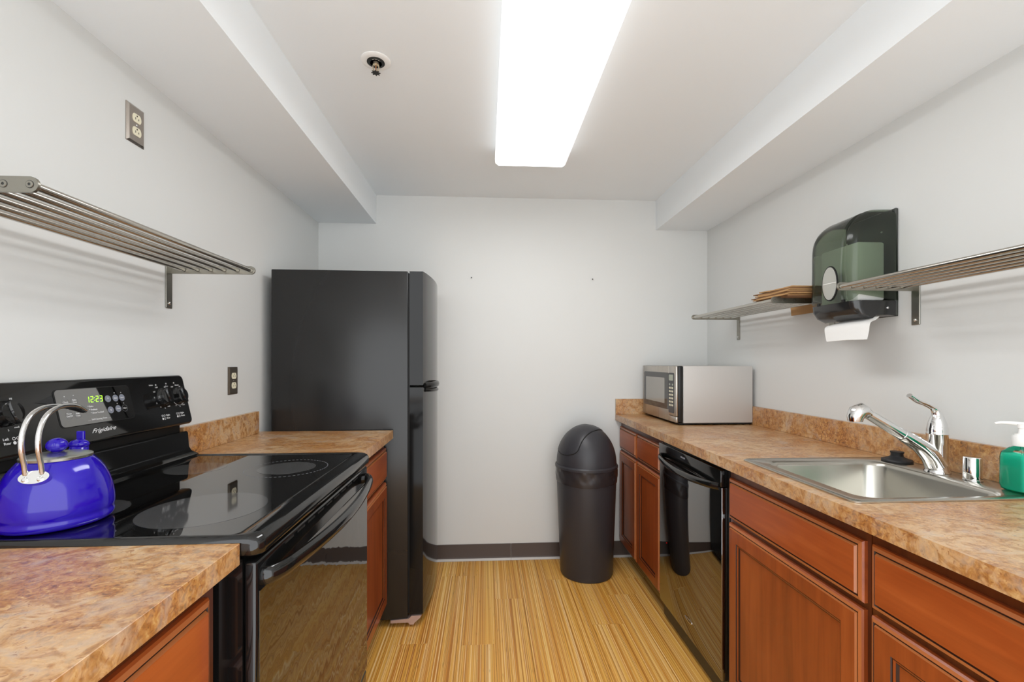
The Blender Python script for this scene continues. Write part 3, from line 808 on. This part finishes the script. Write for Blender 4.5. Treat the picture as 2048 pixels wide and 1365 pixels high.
yz_plate('window_mesh', Y0 + .150, Y1 - .060, Z0 + .092, Z1 - .066, X0 - .0018, X0 - .001, .004, mat('window_mesh_grey', srgb(160, 158, 152), .08, spec=.8), gl)
kp = yz_plate('keypad', Y0 + .022, Y0 + .095, Z0 + .048, Z1 - .036, X0 - .0012, X0 + .004, .010, mat('keypad_dark', srgb(70, 70, 72), .4), cpn)
yz_plate('display', Y0 + .034, Y0 + .088, Z1 - .078, Z1 - .046, X0 - .0022, X0 - .001, .006, M['screen'], cpn)
for r in range(7):
    for c in range(3):
        if r == 0 and c == 1: continue
        ya = Y0 + .034 + .019 * c; zb = Z1 - .094 - .0185 * r
        yz_plate('key', ya, ya + .014, zb - .010, zb, X0 - .002, X0 - .001, .003, M['ivory'] if r else M['screen'], cpn)
for xx in (X0 + .05, X1 - .04):
    for yy in (Y0 + .04, Y1 - .04):
        bm = NB(); lathe(bm, [(.012, .9142), (.013, .9265)], (xx, yy, 0), 14); obj('foot', bm, M['rubber'], t)
obj('base_plate', box(NB(), X0 + .02, X1 - .004, Y0 + .004, Y1 - .004, .9195, .9255), M['gasket'], t, smooth=0)

# ================================================================== RANGE
RY0, RY1 = .8275, 1.592
t = thing('electric_range', 'black freestanding electric range with glass cooktop and digital clock', 'range', (-.71, 1.21, 0))
obj('body', box(NB(), WL + .012, -.437, RY0 + .004, RY1 - .004, .03, .903), M['blackgloss'], t, smooth=0)
obj('side_trim', box(NB(), -.4365, -.428, RY0 + .002, RY1 - .002, .03, .900), M['blackgloss'], t, smooth=0)
# cooktop: rounded enamel frame around a glass pane
bm = NB()
loft(bm, [rrect(-.985, -.400, RY0 + .004, RY1 - .004, .020, .9035, 6), rrect(-.985, -.396, RY0, RY1, .022, .908, 6), rrect(-.985, -.396, RY0, RY1, .022, .926, 6), rrect(-.985, -.400, RY0 + .002, RY1 - .002, .022, .934, 6), rrect(-.984, -.408, RY0 + .006, RY1 - .006, .022, .939, 6),
          rrect(-.980, -.424, RY0 + .012, RY1 - .012, .020, .9405, 6), rrect(-.976, -.440, RY0 + .018, RY1 - .018, .018, .9375, 6), rrect(-.974, -.446, RY0 + .021, RY1 - .021, .016, .9352, 6)], True, True)
fr = obj('cooktop_frame', bm, M['blackgloss'], t, smooth=50)
bm = NB(); loft(bm, [rrect(-.973, -.447, RY0 + .022, RY1 - .022, .015, .9345), rrect(-.973, -.447, RY0 + .022, RY1 - .022, .015, .9368)]); gs = obj('cooktop_glass', bm, M['blackglass'], t)
def disc(nm, x, y, r0, r1, mm, pr, z0=.9369, z1=.93705):
    bm = NB()
    if r0 > 0: lathe(bm, [(r0, z0), (r1, z0), (r1, z1), (r0, z1), (r0, z0)], (x, y, 0), 56, cap0=False, cap1=False)
    else: lathe(bm, [(r1, z0), (r1, z1)], (x, y, 0), 56)
    return obj(nm, bm, mm, pr)
for (x, y, r) in ((-.594, 1.003, .118), (-.582, 1.375, .078), (-.845, 1.385, .078), (-.838, 1.0, .078)):
    disc('burner', x, y, 0, r, M['burner'], gs)
bm = NB()
for k in range(60):
    a0 = 2 * math.pi * k / 60; a1 = a0 + 2 * math.pi / 60 * .55
    q = [(-.582 + r * math.cos(a), 1.375 + r * math.sin(a)) for r, a in ((.110, a0), (.1115, a0), (.1115, a1), (.110, a1))]
    prism(bm, q, lambda x, y: (x, y, .9369), lambda x, y: (x, y, .93705))
obj('burner_ring', bm, M['greyink'], gs, smooth=0)
# backguard: lower riser, dark slot, leaning control panel
bm = NB(); o2 = [(WL + .006, .905), (-.962, .905), (-.962, .942), (-.984, .952), (-.992, .965), (-.996, 1.012), (-1.000, 1.017), (WL + .006, 1.017)]
prism(bm, o2, lambda x, z: (x, RY0 + .004, z), lambda x, z: (x, RY1 - .004, z)); obj('rear_riser', bm, M['blackgloss'], t, smooth=50)
obj('vent_slot', box(NB(), WL + .008, -1.012, RY0 + .02, RY1 - .02, 1.017, 1.050), M['gasket'], t, smooth=0)
UP = V((-.036, 0, .1585)); PLH = UP.length; UP.normalize(); RT = V((0, 1, 0)); NN = RT.cross(UP)
PB = V((-.976, 0, 1.047))
def PP(y, tt, d=0): return PB + RT * y + UP * tt + NN * d
# panel outline with rounded corners, extruded back to the wall side
pa = rrect(RY0 + .004, RY1 - .006, -.001, PLH, .017, 0, 6)
bm = NB(); lo0 = [V((max(WL + .004, PP(p[0], p[1], -.03).x), PP(p[0], p[1], 0).y, PP(p[0], p[1], -.008).z)) for p in pa]
cen = (RY0 + RY1) / 2
def ins(k): return rrect(RY0 + .004 + k, RY1 - .006 - k, -.001 + k, PLH - k, .017 - min(k, .01), 0, 6)
loft(bm, [lo0, [PP(p[0], p[1], -.006) for p in pa], [PP(p[0], p[1], -.002) for p in ins(.0015)], [PP(p[0], p[1], 0) for p in ins(.006)]])
pn = obj('control_panel', bm, M['blackgloss'], t, smooth=50)
# raised glass fascia with clock
def pplate(nm, ya, yb, ta, tb, r, d0, d1, mm, pr, skew=0):
    bm = NB(); a = rrect(ya, yb, ta, tb, r, 0, 6)
    k = lambda p: p[0] + skew * ((p[1] - ta) / (tb - ta) - .5)
    loft(bm, [[PP(k(p), p[1], d0) for p in a], [PP(k(p), p[1], d1) for p in a]]); return obj(nm, bm, mm, pr)
pplate('fascia_gap', 1.1185, 1.3455, .0455, .1395, .011, -.001, .0008, M['gasket'], pn)
fs = pplate('clock_fascia', 1.1205, 1.3435, .0475, .1375, .010, 0, .0022, M['blackglass'], pn)
D = .0024
SEG = {'1': 'bc', '2': 'abged', '3': 'abgcd'}
bm = NB(); hh, ww, th, gp = .0158, .0082, .0016, .0004
def seg_poly(pts): prism(bm, pts, lambda u, v: PP(u + .12 * (v - .1085), v, D), lambda u, v: PP(u + .12 * (v - .1085), v, D + .0003))
for ch, u0 in (('1', 1.2005), ('2', 1.2128), ('2', 1.2282), ('3', 1.2405)):
    b0 = .1085 - hh / 2; m0 = .1085; t0 = .1085 + hh / 2
    for q in SEG[ch]:
        if q in 'adg':
            vc = {'a': t0 - th / 2, 'd': b0 + th / 2, 'g': m0}[q]
            seg_poly([(u0 + gp, vc), (u0 + th * .7, vc - th / 2), (u0 + ww - th * .7, vc - th / 2), (u0 + ww - gp, vc), (u0 + ww - th * .7, vc + th / 2), (u0 + th * .7, vc + th / 2)])
        else:
            uc = u0 + th / 2 if q in 'ef' else u0 + ww - th / 2
            va, vb = (m0, t0) if q in 'bf' else (b0, m0)
            seg_poly([(uc, va + gp), (uc + th / 2, va + th * .7), (uc + th / 2, vb - th * .7), (uc, vb - gp), (uc - th / 2, vb - th * .7), (uc - th / 2, va + th * .7)])
for vc in (.1050, .1120): seg_poly([(1.2238, vc - .0008), (1.2254, vc - .0008), (1.2254, vc + .0008), (1.2238, vc + .0008)])
obj('clock_digits', bm, M['led'], fs, smooth=0)
for (y, tt, s1, s2) in ((1.1437, .1068, 'Clock', ''), (1.1678, .1080, 'Bake', 'Time'), (1.146, .0755, 'Timer', 'On/Off'), (1.1685, .0745, 'Stop', 'Time')):
    bm = NB(); o_ = [PP(y + .0098 * math.cos(a), tt + .0098 * math.sin(a), D) for a in [2 * math.pi * k / 32 for k in range(32)]]; i_ = [PP(y + .0094 * math.cos(a), tt + .0094 * math.sin(a), D) for a in [2 * math.pi * k / 32 for k in range(32)]]
    loft(bm, [o_, i_], False, False); b = obj('button', bm, M['greyink'], fs)
    if s2: text(s1, .0055, PP(y, tt + .003, D), RT, UP, M['ink'], b); text(s2, .0055, PP(y, tt - .003, D), RT, UP, M['ink'], b)
    else: text(s1, .0060, PP(y, tt, D), RT, UP, M['ink'], b)
    text('*', .006, PP(y, tt + .013, D), RT, UP, M['ink'], b)
for (y, tt, s1, fill) in ((1.2653, .1058, '^', 1), (1.2897, .1059, 'Bake', 1), (1.3116, .1055, 'Broil', 1), (1.2663, .0755, 'v', 1), (1.2913, .0766, 'Clean', 1), (1.3133, .0757, 'Clear', 0)):
    bm = NB(); r0 = .0092
    if fill: loft(bm, [[PP(y + r0 * math.cos(2 * math.pi * k / 32), tt + r0 * math.sin(2 * math.pi * k / 32), d) for k in range(32)] for d in (.002, .0026)])
    else: loft(bm, [[PP(y + q * math.cos(2 * math.pi * k / 32), tt + q * math.sin(2 * math.pi * k / 32), D) for k in range(32)] for q in (r0, r0 - .0005)], False, False)
    b = obj('button', bm, M['button'] if fill else M['greyink'], fs)
    text(s1, .0052 if len(s1) > 1 else .009, PP(y, tt, .0028), RT, UP, M['ink'], b)
    if y > 1.28: text('*', .006, PP(y, tt + .013, D), RT, UP, M['ink'], b)
for k, s1 in enumerate(('* Bake', '* Preheat', '* Door Locked')):
    text(s1, .0062, PP(1.200 + .0025 * k, .0905 - .0085 * k, D), RT, UP, M['ink'], fs, align='LEFT')
text('. . .  Self-Cleaning Oven  . . .', .0060, PP(1.226, .0570, D), RT, UP, M['ink'], fs)
text('Frigidaire', .0150, PP(1.233, .0280, .0004), RT, UP, M['ink'], pn, 'brand_lettering', shear=.6, ext=.0003, sx=1.3)
# knobs with printed dials
def knob(y, tt, r, marks, arc, caption, cy, ct):
    bm = NB(); L_ = []
    for rr, d in ((r * 1.02, 0), (r * 1.02, .004), (r * .92, .008), (r * .90, .014), (r * .84, .019), (r * .6, .0205)):
        L_.append([PP(y + rr * math.cos(2 * math.pi * k / 36), tt + rr * math.sin(2 * math.pi * k / 36), d) for k in range(36)])
    loft(bm, L_); kb = obj('knob', bm, M['blackgloss'], pn)
    bm = NB(); a = math.radians(104); u = V((math.cos(a), math.sin(a))); v = V((-u.y, u.x)); L_ = []
    for (w_, d) in ((.34, .008), (.30, .022), (.20, .0245)):
        pts = []
        for k in range(20):
            q = 2 * math.pi * k / 20; e1 = r * .97 * math.cos(q); e2 = r * w_ * math.sin(q)
            pts.append(PP(y + u.x * e1 + v.x * e2, tt + u.y * e1 + v.y * e2, d))
        L_.append(pts)
    loft(bm, L_); obj('grip', bm, M['blackgloss'], kb)
    for k, s1 in enumerate(marks):
        a = math.radians(110 + 330 * (k + .3) / len(marks))
        text(s1, .0058, PP(y + r * 1.32 * math.cos(a), tt + r * 1.32 * math.sin(a), .0005), RT, UP, M['ink'], pn, 'dial_mark')
    if arc:
        bm = NB(); ii = [math.radians(195 + 150 * k / 24) for k in range(25)]
        vs = [[bm.verts.new(PP(y + q * r * math.cos(a), tt + q * r * math.sin(a), .0005)) for a in ii] for q in (1.13, 1.17)]
        for k in range(24): bm.faces.new((vs[0][k], vs[0][k + 1], vs[1][k + 1], vs[1][k]))
        obj('dial_arc', bm, M['ink'], pn)
    text(caption[0], .0078, PP(cy, ct + .005, .0005), RT, UP, M['ink'], pn, 'caption', align='LEFT'); text(caption[1], .0078, PP(cy, ct - .004, .0005), RT, UP, M['ink'], pn, 'caption', align='LEFT')
    for (a, b, f) in ((0, .0045, 0), (.0085, .0045, 0), (0, -.0045, 1), (.0085, -.0045, 0)):
        ox = -.016 if cy > 1.2 else .022
        bm = NB(); rs = (.0034, .0024) if not f else (.0034, .0002)
        loft(bm, [[PP(cy + ox + a + q * math.cos(2 * math.pi * k / 20), ct + b + q * math.sin(2 * math.pi * k / 20), .0005) for k in range(20)] for q in rs], False, bool(f)); obj('burner_symbol', bm, M['ink'], pn)
NUM = ['OFF', 'LO', '2', '3', '4', '5', 'med', '6', '7', '8', 'HI']
knob(1.470, .0950, .0268, NUM, False, ('Right', 'Rear'), 1.466, .0325)
knob(1.5385, .0935, .0268, NUM, True, ('Right', 'Front'), 1.532, .0325)
knob(1.006, .0955, .0268, NUM, False, ('Left', 'Rear'), .990, .0370)
knob(.900, .0950, .0268, NUM, True, ('Left', 'Front'), .880, .0370)
for (y, tt) in ((1.452, .134), (1.497, .136), (1.533, .137)):
    bm = NB(); loft(bm, [[PP(y + q * math.cos(2 * math.pi * k / 16), tt + q * math.sin(2 * math.pi * k / 16), .0005) for k in range(16)] for q in (.0026, .0004)]); obj('indicator', bm, M['ink'], pn)
text('Surface', .0055, PP(1.432, .134, .0005), RT, UP, M['ink'], pn)
text('Oven', .0055, PP(1.497, .128, .0005), RT, UP, M['ink'], pn); text('Element', .0055, PP(1.545, .129, .0005), RT, UP, M['ink'], pn)
# oven door
dr = obj('oven_door', box(NB(), -.4275, -.405, RY0 + .004, RY1 - .004, .205, .893, .006, 3), M['blackgloss'], t)
obj('door_glass', box(NB(), -.4055, -.4035, RY0 + .014, RY1 - .012, .212, .838, .0008, 1), M['ovenglass'], dr, smooth=0)
bm = NB()
hp = [(-.409, RY0 + .030, .858), (-.394, RY0 + .033, .858)] + [(-.388 - .0 + .034 * math.sin(math.pi * f) ** .75, RY0 + .035 + .690 * f, .858 - .004 * math.sin(math.pi * f)) for f in (.04, .1, .2, .35, .5, .65, .8, .9, .96)] + [(-.394, RY0 + .727, .858), (-.409, RY0 + .730, .858)]
tube(bm, spline(hp, 4), .0105, 14, ry=.0165); obj('handle', bm, M['blackgloss'], dr)
for k in range(9):
    bm = NB(); box(bm, -.4052, -.4040, RY0 + .12 + k * .06, RY0 + .16 + k * .06, .880, .884); obj('vent', bm, M['gasket'], dr, smooth=0)
ds = obj('storage_drawer', box(NB(), -.4275, -.407, RY0 + .004, RY1 - .004, .045, .195, .006, 3), M['blackgloss'], t)
for yy in (RY0 + .06, RY1 - .06):
    for xx in (-.50, -.93):
        bm = NB(); lathe(bm, [(.016, 0), (.016, .010), (.007, .012), (.007, .032)], (xx, yy, 0), 14); obj('foot', bm, M['rubber'], t)

# ================================================================== KETTLE
KX, KY, KZ = -.833, .937, .9373
t = thing('tea_kettle', 'cobalt blue enamel whistling tea kettle on the cooktop', 'kettle', (KX, KY, KZ))
bm = NB()
pk = spline([(.068, 0, .0), (.080, 0, .002), (.0855, 0, .010), (.0845, 0, .020), (.0862, 0, .030), (.0850, 0, .050), (.0790, 0, .078), (.0690, 0, .102), (.0560, 0, .120), (.0500, 0, .1245)], 5)
lathe(bm, [(p.x, p.z) for p in pk], (KX, KY, KZ), 64); obj('body', bm, M['blue'], t, smooth=50)
bm = NB(); lathe(bm, [(.050, .1235), (.0525, .1245), (.0530, .1290), (.0515, .1305), (.044, .1325), (.020, .1355), (.006, .136)], (KX, KY, KZ), 48); ld = obj('lid', bm, M['lid'], t)
bm = NB(); lathe(bm, [(.007, .134), (.007, .140)], (KX, KY, KZ), 16); ellipsoid(bm, (KX, KY, KZ + .149), .0165, .0165, .0140); obj('lid_knob', bm, M['blue'], ld)
dx, dy = -.3 / 1.0, .954
def KP(u, z, v=0): return (KX + dx * u + dy * v, KY + dy * u - dx * v, KZ + z)
# bracket plate and screws
bm = NB()
bc = V(KP(-.0715, .101, .002)); nb = V((-dx * .84, -dy * .84, .54)); nb.normalize(); rb = V((dy, -dx, 0)); ub = nb.cross(rb)
for (k0, k1, nm, mm) in ((0.0, .006, 'bracket', M['chrome']),):
    lp = [[bc + rb * (.0215 * math.cos(2 * math.pi * k / 28)) + ub * (.0125 * math.sin(2 * math.pi * k / 28)) + nb * q for k in range(28)] for q in (-.012, .0045, .006)]
    loft(bm, lp); br = obj('bracket', bm, M['chrome'], t)
for s in (-1, 1):
    bm = NB(); p = bc + rb * (.0105 * s) - ub * .0045
    loft(bm, [[p + rb * (q * math.cos(2 * math.pi * k / 16)) + ub * (q * math.sin(2 * math.pi * k / 16)) + nb * d for k in range(16)] for q, d in ((.0048, .006), (.0048, .0075), (.003, .009))]); sc_ = obj('screw', bm, M['chrome'], br)
    bm = NB(); pts = spline([KP(-.0715, .109, .0115 * s), KP(-.0755, .128, .0115 * s), KP(-.083, .155, .0115 * s), KP(-.080, .185, .0115 * s), KP(-.060, .211, .0115 * s), KP(-.025, .223, .0115 * s), KP(.020, .2235, .0105 * s), KP(.060, .217, .008 * s), KP(.098, .206, .003 * s)], 10)
    tube(bm, pts, .0043, 18); obj('handle_rod', bm, M['chrome'], t, smooth=70)
bm = NB(); q = [KP(.0, .2215, 0), KP(.03, .2205, 0), KP(.065, .213, 0), KP(.098, .204, 0)]
tube(bm, spline(q, 4), [.010, .010, .010, .0095, .009, .009, .0085, .008, .0075, .007, .006, .0055, .004], 12, ry=[.003] * 13); obj('grip_underside', bm, M['blackmat'], t)
# spout with whistle cap and its lever, on the far side
bm = NB(); tube(bm, [KP(.060, .098), KP(.076, .120), KP(.083, .131)], [.021, .017, .0155], 18); spt = obj('spout', bm, M['blue'], t)
bm = NB(); c = KP(.080, .137); ellipsoid(bm, c, .0185, .0150, .011); cap_ = obj('whistle_cap', bm, M['blue'], t)
bm = NB(); tube(bm, [KP(.070, .127, -.012), KP(.074, .131, .0), KP(.070, .127, .012)], .0022, 8); obj('hinge_wire', bm, M['chrome'], cap_)
bm = NB(); p = V(KP(.088, .150)); box(bm, p.x - .0075, p.x + .0075, p.y - .003, p.y + .003, p.z - .012, p.z + .014, .0012, 1); obj('thumb_lever', bm, M['blue'], cap_)
